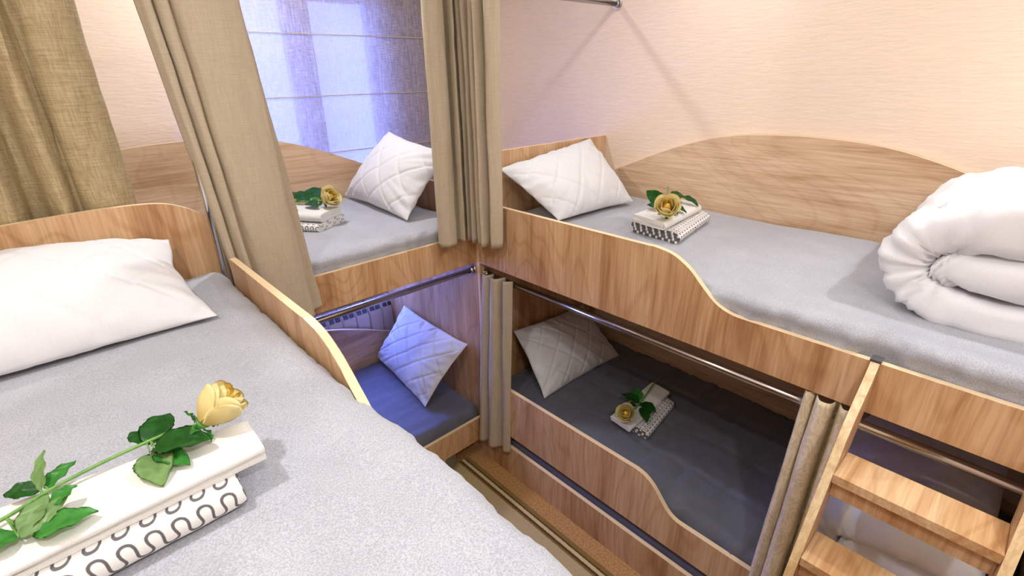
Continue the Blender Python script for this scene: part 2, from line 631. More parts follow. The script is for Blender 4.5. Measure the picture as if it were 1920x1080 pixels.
def rail_outline(y_end, y0, ya, yb, ztop, zlow, zbot):
    h = ztop-zlow
    d = yb-ya
    mid = spl2([(ya-d*0.12, ztop), (ya, ztop), (ya+d*0.20, ztop-0.07*h), (ya+d*0.40, ztop-0.28*h), (ya+d*0.58, ztop-0.60*h),
                (ya+d*0.74, ztop-0.86*h), (ya+d*0.90, ztop-0.98*h), (yb+d*0.05, zlow), (yb+d*0.2, zlow)], 6)
    return [(y0, ztop)]+mid+[(y_end, zlow), (y_end, zbot), (y0, zbot)]

def rod(p0, p1, r, parent, name='curtain_rod'):
    bm = tube(bmesh.new(), p0, p1, r, seg=24)
    o = obj(name, bm, CHROME, parent)
    for p, q in ((p0, p1), (p1, p0)):
        d = (Vector(q)-Vector(p)).normalized()
        bf = bmesh.new()
        tube(bf, Vector(p), Vector(p)+d*0.006, r*2.1, r*2.0, 24)
        tube(bf, Vector(p)+d*0.006, Vector(p)+d*0.02, r*1.35, r*1.3, 24)
        obj('rod_flange', bf, CHROME, o)
    return o

# ------------------------------------------------------------------ bunk B along the right wall
BL = -1.87
bB = thing('bunk_bed', 'oak laminate bunk bed with wavy front boards along the right wall', 'bunk bed', (0.42, -0.93, 0), 'oak laminate bunk beds')
WF = [W_FRONT, EDGE]
panel([(-0.0, 0.0), (0.85, 0.0), (0.85, 1.5206), (0.0, 1.5206)], 'y', -T, 0.0, 'headboard', WF, bB)
panel([(0.0, 0.0), (0.85, 0.0), (0.85, 1.45), (0.0, 1.40)], 'y', BL-T, BL, 'footboard', WF, bB)
panel(rail_outline(BL, -T, -0.86, -1.13, 1.334, 1.1963, 1.0622), 'x', 0.0, T, 'upper_front_board', WF, bB)
panel(rail_outline(BL, -T, -0.87, -1.06, 0.4896, 0.368, 0.2284), 'x', 0.0, T, 'lower_front_board', WF, bB)
WAY = [W_ARCH_Y, EDGE]
panel(arch_outline(BL, -T, -0.93, 1.02), 'x', 0.85-T, 0.85, 'upper_back_panel', WAY, bB)
panel(arch_outline(BL, -T, -0.93, 0.20, -0.90), 'x', 0.85-T, 0.85, 'lower_back_panel', WAY, bB)
obj('upper_bed_base', boxbm(T, 0.85-T, BL, -T, 1.062, 1.080), W_ARCH_Y, bB)
obj('lower_bed_base', boxbm(T, 0.85-T, BL, -T, 0.24, 0.258), W_ARCH_Y, bB)
rod((0.036, -T, 1.004), (0.036, BL, 1.004), 0.0125, bB)

# trundle drawer under bunk B
tr = thing('trundle_bed', 'low pull-out trundle bed with a plain front board under the right bunk', 'trundle bed', (0.42, -0.93, 0))
panel([(-0.004, 0.0), (BL, 0.0), (BL, 0.165), (-0.004, 0.165)], 'x', -0.002, 0.016, 'front_board', WF, tr)
obj('trundle_side', boxbm(0.016, 0.80, -0.04, -0.022, 0.02, 0.12), W_ARCH_X, tr)
obj('trundle_side', boxbm(0.016, 0.80, BL, BL+0.018, 0.02, 0.12), W_ARCH_X, tr)
obj('trundle_base', boxbm(0.016, 0.80, BL+0.018, -0.04, 0.03, 0.045), W_ARCH_X, tr)

# ------------------------------------------------------------------ bunk A along the window wall
AX0 = XL+0.004
bA = thing('bunk_bed', 'oak laminate bunk bed under the window with straight front boards and an arched back panel', 'bunk bed', (-0.9, 0.45, 0), 'oak laminate bunk beds')
panel([(0.0, 0.03), (0.0, 1.36), (0.10, 1.375), (0.76, 1.375), (0.84, 1.36), (0.84, 0.03)], 'x', 0.0, T, 'end_panel', WF, bA)
panel([(AX0, 0.03), (AX0, 1.52), (AX0+T, 1.52), (AX0+T, 0.03)], 'y', 0.0, 0.84, 'end_panel', WF, bA)
panel([(AX0, 1.0607), (AX0, 1.1946), (-0.0, 1.1946), (-0.0, 1.0607)], 'y', 0.0, T, 'upper_front_board', WF, bA)
panel([(AX0, 0.1143), (AX0, 0.2459), (-0.0, 0.2459), (-0.0, 0.1143)], 'y', 0.0, T, 'lower_front_board', WF, bA)
WAX = [W_ARCH_X, EDGE]
panel(arch_outline(-1.70, -0.0, -0.80, 1.0607), 'y', 0.842, 0.860, 'upper_back_panel', WAX, bA)
panel(arch_outline(-1.70, -0.0, -0.80, 0.12, -0.955), 'y', 0.775, 0.793, 'lower_back_panel', WAX, bA)
obj('upper_bed_base', boxbm(AX0+T, 0.0, T, 0.842, 1.062, 1.080), W_ARCH_X, bA)
obj('lower_bed_base', boxbm(AX0+T, 0.0, T, 0.775, 0.13, 0.148), W_ARCH_X, bA)
rod((AX0+T, 0.030, 1.020), (0.0, 0.030, 1.020), 0.0125, bA)
for fx in (-0.28, -1.2):
    obj('foot', boxbm(fx, fx+0.05, 0.002, 0.03, 0.0, 0.114), W_FRONT, bA)
    obj('foot', boxbm(fx, fx+0.05, 0.74, 0.77, 0.0, 0.13), W_FRONT, bA)
obj('foot_cap', boxbm(-0.245, -0.19, -0.004, 0.03, 0.05, 0.114), METALFOOT, bA)

# ------------------------------------------------------------------ bunk C along the left wall (camera side)
CX = -0.9465
bC = thing('bunk_bed', 'oak laminate bunk bed in the left foreground with a rounded headboard', 'bunk bed', (-1.4, -0.93, 0), 'oak laminate bunk beds')
hb = [(XL+0.004, 0.0), (XL+0.004, 1.50), (-1.60, 1.508)]+spl2([(-1.45, 1.514), (-1.30, 1.520), (-1.175, 1.522), (-1.075, 1.516), (-1.02, 1.498), (-0.975, 1.465), (-0.956, 1.41), (-0.954, 1.33)], 6)+[(-0.954, 0.0)]
panel(hb, 'y', -T, 0.0, 'headboard', WF, bC)
panel([(XL+0.004, 0.0), (XL+0.004, 1.42), (CX, 1.40), (CX, 0.0)], 'y', BL-T, BL, 'footboard', WF, bC)
ro_ = [(-0.128, 1.345), (-0.135, 1.3642)]+rail_outline(BL, -0.15, -0.645, -0.96, 1.3642, 1.225, 1.09)[1:-1]+[(-0.125, 1.09)]
panel(ro_, 'x', CX-T, CX, 'upper_front_board', WF, bC)
panel(rail_outline(BL, -T, -0.87, -1.06, 0.50, 0.378, 0.24), 'x', CX-T, CX, 'lower_front_board', WF, bC)
obj('upper_bed_base', boxbm(XL+0.006, CX-T, BL, -T, 1.09, 1.108), W_ARCH_Y, bC)
obj('lower_bed_base', boxbm(XL+0.006, CX-T, BL, -T, 0.25, 0.268), W_ARCH_Y, bC)
bm = bmesh.new()
tube(bm, (-0.962, -0.052, 1.108), (-0.962, -0.052, 2.07), 0.0125, seg=24)
obj('corner_post', bm, CHROME, bC)['label'] = 'chrome corner post'

# ------------------------------------------------------------------ wall-mounted curtain rods
rx = thing('curtain_rod', 'chrome curtain rod fixed to the right wall high above the bunks', 'curtain rod', (XW, -0.038, 2.096))
rod((XL, -0.038, 2.096), (XW, -0.038, 2.096), 0.0125, rx, 'rod_tube')
ry = obj('curtain_track', boxbm(-0.062, -0.034, YN+0.01, -0.005, CEIL-0.022, CEIL-0.0005), PLASTIC, origin=(-0.048, -1.6, CEIL))
tag(ry, 'white curtain track on the ceiling above the front of the right bunk', 'curtain track')

# ------------------------------------------------------------------ mattresses
def wrinkle(p, n, seed, amp=0.004, side=1.0):
    d = 0.0
    d += amp*0.9*ns(p, 5, seed)
    d += amp*0.5*max(0, ridged(p, 7, seed+3)-0.55)
    if n.z < 0.75:
        d += amp*side*(ns((p[0]*30, p[1]*30, p[2]*6), 1.0, seed)+0.6*ns((p[0]*70, p[1]*70, p[2]*14), 1, seed))
    return n*d

def mattress(name, label, x0, x1, y0, y1, z0, z1, seed, m, edge=None, quilt=None, r=0.04, step=0.013, amp=0.005):
    def fn(p, n):
        v = wrinkle(p, n, seed, amp, 1.6)
        if edge:
            v = v+edge(p, n)
        if quilt and n.z > 0.5:
            v = v+Vector((0, 0, quilt(p)))
        return v
    bm = soft_box(x0, x1, y0, y1, z0, z1, r, step, fn)
    o = obj(name, bm, m, origin=((x0+x1)/2, (y0+y1)/2, z0))
    return tag(o, label, 'mattress', 'grey covered mattresses')

def edgeB(p, n):
    # bulges over the low part of the front board, gathered at the ladder
    t = smooth01(-0.97, -1.13, p.y)
    v = Vector((0, 0, 0))
    w_ = smooth01(0.12, 0.02, p.x)
    zf = smooth01(1.195, 1.225, p.z)
    v.x = -0.010*t*w_*zf
    g = math.exp(-((p.y+1.46)/0.035)**2)
    v.x += 0.030*g*w_*t
    v.z -= 0.012*g*w_
    th = (p.y+1.46)
    v.x += 0.005*t*w_*math.sin(th*60)*math.exp(-abs(th)*3)
    v += n*(0.007*w_*t*ns((p.x*8, p.y*26+p.z*20, p.z*8), 1, 12)+0.005*w_*ns((p.x*10, p.y*60-p.z*40, 0), 1, 2))
    v.z += 0.012*t*w_
    v.z += 0.004*ns((p.x*3, p.y*3, 0), 1, 9)
    return v
mattress('mattress', 'light grey covered mattress on the upper right bunk with a duvet at its foot', 0.020, 0.828, BL+0.002, -0.022, 1.082, 1.252, 1, BLANKET, edgeB, amp=0.005)

def edgeA(p, n):
    v = Vector((0, 0, 0))
    w_ = smooth01(0.14, 0.02, p.y)
    v.y = -0.012*w_*smooth01(1.19, 1.22, p.z)
    v.z = 0.012+0.006*ns((p.x*4, p.y*4, 0), 1, 4)
    v.y += 0.010*w_*ns((p.x*14, 0, p.z*5), 1, 8)
    return v
mattress('mattress', 'light grey covered mattress on the upper berth under the window', AX0+T+0.003, -0.003, 0.021, 0.838, 1.082, 1.240, 2, BLANKET, edgeA, amp=0.006)

def edgeC(p, n):
    v = Vector((0, 0, 0))
    w_ = smooth01(-1.08, -0.97, p.x)
    t = smooth01(-0.86, -1.02, p.y)
    v.x = 0.018*t*w_*smooth01(1.225, 1.26, p.z)
    v.z = -0.004*smooth01(-1.15, -0.97, p.x)
    v.z += 0.010*math.exp(-((p.y+0.10)/0.05)**2)*smooth01(-1.10, -1.0, p.x)
    th = p.y*2.2+p.x*3.0
    v.z += 0.0035*math.sin(th*14)*smooth01(-1.25, -1.02, p.x)*smooth01(-0.8, -0.2, p.y)
    return v
mattress('mattress', 'light grey covered mattress in the left foreground on the near upper bunk', XL+0.006, CX-T-0.003, BL+0.002, -0.021, 1.110, 1.312, 3, BLANKET, edgeC, amp=0.003, step=0.012)

def quiltB(p):
    a, c = p.x/0.20+0.15*ns(p, 4, 3), p.y/0.16+0.15*ns(p, 4, 5)
    da, dc = abs(a-round(a))*0.20, abs(c-round(c))*0.16
    g = math.exp(-(da/0.006)**2)+math.exp(-(dc/0.006)**2)
    return -0.011*min(g, 1.2)+0.015*ridged((p.x*1.2, p.y*2.0, 0), 4.5, 7)*0.6+0.006*ns(p, 14, 2)
def edgeBl(p, n):
    w_ = smooth01(0.14, 0.02, p.x)
    return Vector((0, 0, -0.018*w_))
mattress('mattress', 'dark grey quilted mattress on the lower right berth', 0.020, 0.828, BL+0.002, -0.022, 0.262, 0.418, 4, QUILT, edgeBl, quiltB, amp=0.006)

def quiltA(p):
    a = p.x/0.22
    d_ = abs(a-round(a))*0.22
    return -0.004*math.exp(-(d_/0.005)**2)+0.005*ns((p.x*4, p.y*22, 0), 1, 5)
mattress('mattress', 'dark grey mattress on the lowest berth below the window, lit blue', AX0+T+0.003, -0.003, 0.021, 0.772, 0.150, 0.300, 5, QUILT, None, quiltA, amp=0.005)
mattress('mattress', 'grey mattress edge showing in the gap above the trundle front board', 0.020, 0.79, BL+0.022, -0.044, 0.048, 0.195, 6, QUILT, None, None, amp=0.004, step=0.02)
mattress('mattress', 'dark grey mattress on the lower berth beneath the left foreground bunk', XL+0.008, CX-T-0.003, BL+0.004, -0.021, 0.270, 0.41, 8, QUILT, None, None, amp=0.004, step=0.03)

# ------------------------------------------------------------------ pillows
def pillow(label, BLc, BRc, TRc, TLc, thick, back=0.5, seed=0, quilt=0.12, pinch=0.05, n=90, ear=1.0):
    """corners given bottom-left, bottom-right, top-right, top-left as seen on the show side"""
    c = [Vector(v) for v in (BLc, BRc, TRc, TLc)]
    nr = ((c[1]-c[0])+(c[2]-c[3])).cross((c[3]-c[0])+(c[2]-c[1])).normalized()
    lu = ((c[1]-c[0]).length+(c[2]-c[3]).length)/2
    lv = ((c[3]-c[0]).length+(c[2]-c[1]).length)/2
    bm = bmesh.new()
    def pt(u, v, side):
        pu = pinch*(1+0.5*ns((v*2, seed, 0), 1.0))
        pv = pinch*(1+0.5*ns((u*2, 0, seed), 1.0))
        uu = u*(1-pu*(1-v*v)**1.0)
        vv = v*(1-pv*(1-u*u)**1.0)
        s, t = (uu+1)/2, (vv+1)/2
        p = c[0]*(1-s)*(1-t)+c[1]*s*(1-t)+c[2]*s*t+c[3]*(1-s)*t
        f = max(0, 1-abs(u)**2.6)**0.62*max(0, 1-abs(v)**2.6)**0.62
        h = thick*f*(1.0 if side > 0 else -back)
        X, Y = u*lu/2, v*lv/2
        q1 = ((X+Y)/quilt+0.1*ns((X, Y, seed), 5)) if quilt else 0
        q2 = ((X-Y)/quilt+0.1*ns((X, Y, seed+2), 5)) if quilt else 0
        g = 0.0
        if quilt:
            g = math.exp(-((abs(q1-round(q1))*quilt)/0.006)**2)+math.exp(-((abs(q2-round(q2))*quilt)/0.006)**2)
        edge = (1-f)
        w_ = 0.006*edge*min(1, f*6)*ns((X*26, Y*26, seed), 1.0)+0.004*ns((X*9, Y*9, seed), 1)*min(1, f*3)
        ang = math.atan2(Y, X)
        w_ += 0.010*edge*min(1, f*5)*ns((ang*9, seed*3.1, 0), 1.0)
        w_ -= 0.007*max(0, ridged((X*1.0+Y*0.5, Y, seed), 6, seed)-0.7)*min(1, f*3)
        d_ = -0.0055*min(g, 1.2)*min(1, f*2.2)+w_
        return p+nr*(h+(d_ if side > 0 else -d_*0.5))
    top, bot = {}, {}
    def par(i):
        t = -1+2*i/n
        return math.sin(t*PI/2)*0.6+t*0.4
    for i in range(n+1):
        for j in range(n+1):
            u, v = par(i), par(j)
            top[i, j] = bm.verts.new(pt(u, v, 1))
            if i in (0, n) or j in (0, n):
                bot[i, j] = top[i, j]
            else:
                bot[i, j] = bm.verts.new(pt(u, v, -1))
    for i in range(n):
        for j in range(n):
            bm.faces.new((top[i, j], top[i+1, j], top[i+1, j+1], top[i, j+1])).smooth = True
            bm.faces.new((bot[i, j], bot[i, j+1], bot[i+1, j+1], bot[i+1, j])).smooth = True
    ce = sum(c, Vector())/4
    o = obj('pillow', bm, WHITE, origin=ce)
    return tag(o, label, 'pillow', 'white quilted pillows')

pillow('large white pillow lying on the near left bunk against the rounded headboard', (-1.80, -0.42, 1.328), (-1.068, -0.395, 1.322), (-1.072, -0.045, 1.425), (-1.80, -0.045, 1.45), 0.105, 0.22, 1, 0.17, 0.06)
pillow('white pillow with one corner up at the right end of the window berth', (-0.195, 0.80, 1.262), (-0.225, 0.165, 1.262), (-0.030, 0.125, 1.52), (-0.030, 0.575, 1.573), 0.085, 0.6, 2, 0.16, 0.06)
pillow('white pillow leaning on the straight headboard of the upper right bunk', (0.190, -0.30, 1.268), (0.655, -0.338, 1.270), (0.692, -0.045, 1.522), (0.10, -0.045, 1.455), 0.08, 0.5, 3, 0.15, 0.04)
pillow('white quilted pillow standing on its corner in the blue lit lowest berth', (-0.165, 0.765, 0.328), (-0.225, 0.175, 0.318), (-0.030, 0.060, 0.640), (-0.030, 0.620, 0.655), 0.055, 0.5, 4, 0.13, 0.05)
pillow('white quilted pillow leaning in the dim head end of the lower right berth', (0.135, -0.285, 0.425), (0.70, -0.300, 0.425), (0.690, -0.045, 0.64), (0.170, -0.045, 0.675), 0.07, 0.5, 5, 0.13, 0.04)

# ------------------------------------------------------------------ folded duvets
def contour_pts(pts, n=6):
    return [(v.x, v.y) for v in spline([(a, b_, 0) for a, b_ in pts], n)]

def extr(bm, poly, x0, x1):
    A = [bm.verts.new((x0, y, z)) for y, z in poly]
    B = [bm.verts.new((x1, y, z)) for y, z in poly]
    tri = tessellate_polygon([[Vector((y, z, 0)) for y, z in poly]])
    for t in tri:
        bm.faces.new([A[i] for i in t])
        bm.faces.new([B[i] for i in t][::-1])
    n = len(poly)
    for i in range(n):
        bm.faces.new((A[i], B[i], B[(i+1) % n], A[(i+1) % n]))

def remeshed(bm, voxel, smooth_it, fn, name, m, origin):
    me = bpy.data.meshes.new('tmp')
    bmesh.ops.recalc_face_normals(bm, faces=bm.faces)
    bm.to_mesh(me)
    bm.free()
    o = bpy.data.objects.new('tmp', me)
    C.objects.link(o)
    md = o.modifiers.new('r', 'REMESH')
    md.mode = 'VOXEL'
    md.voxel_size = voxel
    ms = o.modifiers.new('s', 'SMOOTH')
    ms.iterations = smooth_it
    ms.factor = 0.6
    dg = bpy.context.evaluated_depsgraph_get()
    ev = o.evaluated_get(dg)
    b2 = bmesh.new()
    b2.from_mesh(ev.to_mesh())
    bpy.data.objects.remove(o)
    b2.normal_update()
    mv = [(v, v.co+v.normal*fn(v.co, v.normal)) for v in b2.verts]
    for v, c in mv:
        v.co = c
    for f in b2.faces:
        f.smooth = True
    return obj(name, b2, m, origin=origin)

def puffy_sheet(bm, path, x0, x1, seed, cy, cz):
    """thick soft sheet following path [(y, z, thickness)], its two x ends rounded"""
    P = spline(path, 9)
    P = [Vector(p) for p in P]
    nx = 46
    # loop across: (x fraction, offset fraction)
    loop = []
    def end(r_, a):
        return r_*(1-math.cos(a)), math.sin(a)
    na = 12
    for k in range(nx+1):
        loop.append(('t', k/nx))
    for k in range(1, na):
        loop.append(('e1', k/na))
    for k in range(nx+1):
        loop.append(('b', 1-k/nx))
    for k in range(1, na):
        loop.append(('e0', k/na))
    rings = []
    n = len(P)
    for i, p in enumerate(P):
        a, c = P[max(i-1, 0)], P[min(i+1, n-1)]
        ty, tz = c.x-a.x, c.y-a.y
        l_ = math.hypot(ty, tz) or 1
        ny_, nz_ = tz/l_, -ty/l_
        th = p.z/2
        # taper at the two ends of the path
        u = i/(n-1)
        tp = min(1.0, math.sqrt(max(0.0, 1-(1-min(u, 1-u)/0.06)**2))) if min(u, 1-u) < 0.06 else 1.0
        th *= max(tp, 0.03)
        ring = []
        rr_ = min(0.055, p.z*0.5)
        for kind, f in loop:
            if kind == 't':
                x_, o_ = x0+rr_+(x1-x0-2*rr_)*f, 1.0
            elif kind == 'b':
                x_, o_ = x0+rr_+(x1-x0-2*rr_)*f, -1.0
            elif kind == 'e1':
                x_, o_ = x1-rr_+rr_*math.sin(PI*f), math.cos(PI*f)
            else:
                x_, o_ = x0+rr_-rr_*math.sin(PI*f), -math.cos(PI*f)
            if kind in ('e0', 'e1'):
                o_ = math.copysign(abs(o_)**0.7, o_)
            y_, z_ = p.x+ny_*o_*th, p.y+nz_*o_*th
            q = Vector((x_, y_, z_))
            ang = math.atan2(z_-cz, y_-cy)
            rad = math.hypot(z_-cz, y_-cy)
            fo = smooth01(cy-0.14, cy+0.02, y_)
            d_ = 0.008*ns(q, 7, seed)+0.004*ns(q, 17, seed+2)
            d_ += 0.010*fo*ns((ang*3.5, x_*9, seed), 1)+0.007*fo*ns((ang*9, x_*12, seed+rad*12), 1)
            d_ -= 0.009*max(0, ridged((x_*1.2, y_*0.9, z_*1.5), 7, seed+8)-0.62)
            if kind == 'e0':
                q.x -= d_*1.3+0.010*ns((y_*6, z_*9, seed), 1)
            elif kind == 'e1':
                q.x += d_
            q.y += ny_*o_*d_*(1 if th > 0.01 else 0)
            q.z += nz_*o_*d_*(1 if th > 0.01 else 0)
            ring.append(bm.verts.new(q))
        rings.append(ring)
    m_ = len(loop)
    for A, B in zip(rings, rings[1:]):
        for k in range(m_):
            bm.faces.new((A[k], A[(k+1) % m_], B[(k+1) % m_], B[k])).smooth = True
    bm.faces.new(rings[0])
    bm.faces.new(rings[-1][::-1])

def duvet(label, x0, x1, ya, yb, z0, H, seed, m):
    """folded duvet seen end-on: the fold is at ya, running to yb (more negative)"""
    Ln = ya-yb
    k = H/0.345
    def P(t, z, th):
        return (ya-t, z0+z*k, th*k)
    bm = bmesh.new()
    puffy_sheet(bm, [P(Ln, 0.262, 0.13), P(Ln-0.12, 0.272, 0.145), P(0.24, 0.270, 0.148), P(0.150, 0.256, 0.14), P(0.080, 0.216, 0.128), P(0.058, 0.150, 0.116), P(0.080, 0.098, 0.108), P(0.130, 0.060, 0.100), P(0.22, 0.048, 0.094), P(Ln-0.12, 0.048, 0.094), P(Ln, 0.052, 0.09)], x0, x1, seed, ya-0.12, z0+0.15*k)
    puffy_sheet(bm, [P(0.112, 0.150, 0.05), P(0.15, 0.147, 0.095), P(0.26, 0.147, 0.105), P(Ln-0.10, 0.150, 0.105), P(Ln-0.01, 0.152, 0.10)], x0+0.012, x1-0.012, seed+5, ya-0.12, z0+0.15*k)
    o = obj('duvet', bm, m, origin=((x0+x1)/2, (ya+yb)/2, z0))
    return tag(o, label, 'duvet', 'folded white duvets')

duvet('big folded white duvet on the upper right bunk at the right edge', 0.185, 0.76, -1.352, -1.86, 1.238, 0.325, 3, WHITE_SATIN)
duvet('folded white duvet on the lower right berth behind the ladder steps', 0.10, 0.70, -1.36, -1.765, 0.402, 0.34, 6, WHITE_SATIN)

# ------------------------------------------------------------------ ladder
ldr = thing('ladder', 'wooden ladder with flat steps hooked on the front of the upper right bunk', 'ladder', (-0.2, -1.6, 0))
prof = contour_pts([(-0.003, 1.197), (-0.028, 1.165), (-0.075, 1.120), (-0.115, 1.075), (-0.148, 1.02), (-0.185, 0.95), (-0.225, 0.875), (-0.262, 0.80), (-0.30, 0.72), (-0.52, 0.22), (-0.60, 0.006)], 4)
back = [(-0.50, 0.006), (-0.42, 0.22), (-0.19, 0.72), (-0.150, 0.80), (-0.11, 0.88), (-0.062, 0.97), (-0.028, 1.03), (-0.006, 1.07), (-0.003, 1.10)]
def side_rail(y0, y1):
    bm = bmesh.new()
    pl = [(a, z) for a, z in prof]+back
    A = [bm.verts.new((x_, y0, z)) for x_, z in pl]
    B = [bm.verts.new((x_, y1, z)) for x_, z in pl]
    tri = tessellate_polygon([[Vector((a, c, 0)) for a, c in pl]])
    for t in tri:
        bm.faces.new([A[i] for i in t]).material_index = 1
        bm.faces.new([B[i] for i in t][::-1]).material_index = 1
    for i in range(len(pl)):
        bm.faces.new((A[i], B[i], B[(i+1) % len(pl)], A[(i+1) % len(pl)]))
    o = obj('side_rail', bm, [EDGE2, W_FRONT], ldr)
    return o
EDGE2 = wood('pale_oak_rail_face', 'z', (238, 214, 170), (228, 200, 152), (208, 174, 124), 0.3)
side_rail(-1.435, -1.453)
side_rail(-1.737, -1.755)
zt = 0.985
for k in range(5):
    z = 0.985-0.185*k
    xf = -0.172-0.089*k
    panel([(xf, z-0.022), (xf, z), (xf+0.103, z), (xf+0.103, z-0.022)], 'y', -1.7365, -1.4535, 'step', [W_STEP, W_STEP], ldr)
    panel([(xf+0.020, z-0.072), (xf+0.020, z-0.0225), (xf+0.036, z-0.0225), (xf+0.036, z-0.072)], 'y', -1.7365, -1.4535, 'step_brace', [W_FRONT, W_FRONT], ldr)
for yc in (-1.444, -1.746):
    bm = boxbm(-0.004, 0.024, yc-0.011, yc+0.011, 1.198, 1.2035)
    obj('hook', bm, METALFOOT, ldr)['label'] = 'grey steel hook over the board'

# ------------------------------------------------------------------ curtains
def curtain(label, plan_top, plan_bot, zt, zb, m, nz=60, seed=0, amp=0.004, thick=0.0016, cat='curtain', hem=None, group=None):
    P0, P1 = spline([(a, b_, 0) for a, b_ in plan_top], 7), spline([(a, b_, 0) for a, b_ in plan_bot], 7)
    bm = bmesh.new()
    rows = []
    for k in range(nz+1):
        t = k/nz
        z = zt+(zb-zt)*t
        row = []
        for i, (a, c) in enumerate(zip(P0, P1)):
            p = a.lerp(c, t**0.9)
            w_ = Vector((ns((i*0.11, z*4, seed), 1.0), ns((i*0.11, z*4, seed+9), 1.0), 0))*amp*min(1, t*4)
            w_ += Vector((ns((i*0.3, z*16, seed), 1.0), ns((i*0.3, z*16, seed+5), 1.0), 0))*amp*0.35
            zz = z
            if hem is not None and k == nz:
                zz += hem(i/(len(P0)-1))
            row.append(bm.verts.new((p.x+w_.x, p.y+w_.y, zz)))
        rows.append(row)
    for A, B in zip(rows, rows[1:]):
        for i in range(len(A)-1):
            bm.faces.new((A[i], A[i+1], B[i+1], B[i])).smooth = True
    ctr = Vector(((plan_top[0][0]+plan_top[-1][0])/2, (plan_top[0][1]+plan_top[-1][1])/2, zt))
    o = obj('curtain', bm, m, origin=ctr)
    md = o.modifiers.new('cloth_thickness', 'SOLIDIFY')
    md.thickness = thick
    return tag(o, label, cat, group)

# corner pair
pt = [(-0.024, -0.024), (-0.050, -0.012), (-0.078, -0.010), (-0.090, -0.016), (-0.098, -0.040), (-0.104, -0.066), (-0.112, -0.062), (-0.117, -0.030), (-0.126, -0.014), (-0.134, -0.026), (-0.139, -0.056), (-0.155, -0.074), (-0.185, -0.078), (-0.208, -0.066), (-0.216, -0.046), (-0.206, -0.028)]
curtain('beige curtain at the room corner hanging in front of the window berth', pt, pt, 2.11, 1.195, CURTAIN, seed=1, group='beige linen curtains')
py_ = [(-0.040, -0.030), (-0.030, -0.036), (-0.046, -0.042), (-0.080, -0.046), (-0.085, -0.058), (-0.046, -0.064), (-0.034, -0.072), (-0.060, -0.082), (-0.088, -0.086), (-0.088, -0.098), (-0.048, -0.104), (-0.040, -0.114), (-0.070, -0.124), (-0.096, -0.130), (-0.092, -0.146), (-0.046, -0.152), (-0.052, -0.164), (-0.100, -0.166), (-0.104, -0.174), (-0.050, -0.178), (-0.046, -0.190), (-0.078, -0.198), (-0.088, -0.212), (-0.066, -0.226), (-0.038, -0.230)]
pyb = [(a*0.85-0.004, b_*0.93) for a, b_ in py_]
curtain('beige pleated curtain gathered at the head end of the upper right bunk', py_, pyb, CEIL-0.02, 1.19, CURTAIN, seed=2, group='beige linen curtains')

# left curtain tied in front of the near bunk's corner
pt = [(-1.020, -0.067), (-1.010, -0.103), (-0.992, -0.105), (-0.988, -0.083), (-0.975, -0.109), (-0.960, -0.113), (-0.954, -0.095), (-0.940, -0.117), (-0.910, -0.127), (-0.870, -0.129), (-0.830, -0.125), (-0.805, -0.115), (-0.800, -0.097), (-0.815, -0.079), (-0.800, -0.065), (-0.790, -0.053)]
pb = [(-0.937, -0.028), (-0.932, -0.060), (-0.917, -0.062), (-0.912, -0.042), (-0.902, -0.066), (-0.887, -0.070), (-0.882, -0.054), (-0.867, -0.074), (-0.837, -0.084), (-0.802, -0.086), (-0.772, -0.082), (-0.747, -0.070), (-0.739, -0.054), (-0.746, -0.040), (-0.722, -0.034), (-0.698, -0.030)]
curtain('beige curtain hanging left of the window beside the chrome corner post', pt, pb, 2.11, 1.085, CURTAIN, seed=3, group='beige linen curtains', hem=lambda t: 0.012*smooth01(0.86, 0.93, t))
# far left curtain behind the headboard
pt = [(-1.112, 0.030), (-1.108, -0.010), (-1.130, -0.040), (-1.170, -0.052), (-1.205, -0.044), (-1.222, -0.010), (-1.232, -0.018), (-1.246, -0.055), (-1.262, -0.060), (-1.278, -0.030), (-1.295, 0.020), (-1.315, 0.018), (-1.330, -0.030), (-1.346, -0.058), (-1.365, -0.060), (-1.40, -0.035), (-1.45, -0.03), (-1.52, -0.045), (-1.60, -0.02), (-1.70, -0.04), (-1.80, -0.02)]
pb = [(a+0.004, max(b_*0.85+0.078, 0.016)) for a, b_ in pt]
curtain('coarse golden beige curtain at the far left behind the headboard', pt, pb, 2.11, 1.275, CURTAIN_R, seed=4, amp=0.006, group='beige linen curtains')

# lower berth curtains on bunk B
pt = [(0.030, -0.030), (0.004, -0.036), (-0.012, -0.050), (-0.014, -0.072), (0.000, -0.082), (0.020, -0.086), (0.004, -0.094), (-0.014, -0.104), (-0.018, -0.126), (-0.006, -0.140), (0.022, -0.146), (0.026, -0.156), (0.000, -0.166), (-0.006, -0.182), (0.024, -0.205)]
pb = [(-0.010, 0.028-0.03), (-0.030, -0.008), (-0.050, -0.020), (-0.052, -0.040), (-0.030, -0.052), (-0.014, -0.060), (-0.026, -0.070), (-0.046, -0.082), (-0.050, -0.106), (-0.034, -0.122), (-0.012, -0.132), (-0.010, -0.150), (-0.026, -0.166), (-0.022, -0.185), (-0.008, -0.200)]
curtain('narrow beige curtain gathered at the head end of the lower right berth', pt, pb, 1.025, 0.135, CURTAIN, seed=5, amp=0.003, group='lower berth curtains')
pt = [(0.050, -1.322), (0.024, -1.318), (0.006, -1.326), (0.018, -1.342), (0.034, -1.344), (0.006, -1.350), (-0.014, -1.362), (-0.012, -1.384), (0.012, -1.392), (0.034, -1.390), (0.030, -1.399), (0.006, -1.402), (-0.012, -1.414), (-0.006, -1.430), (0.020, -1.433), (0.044, -1.430)]
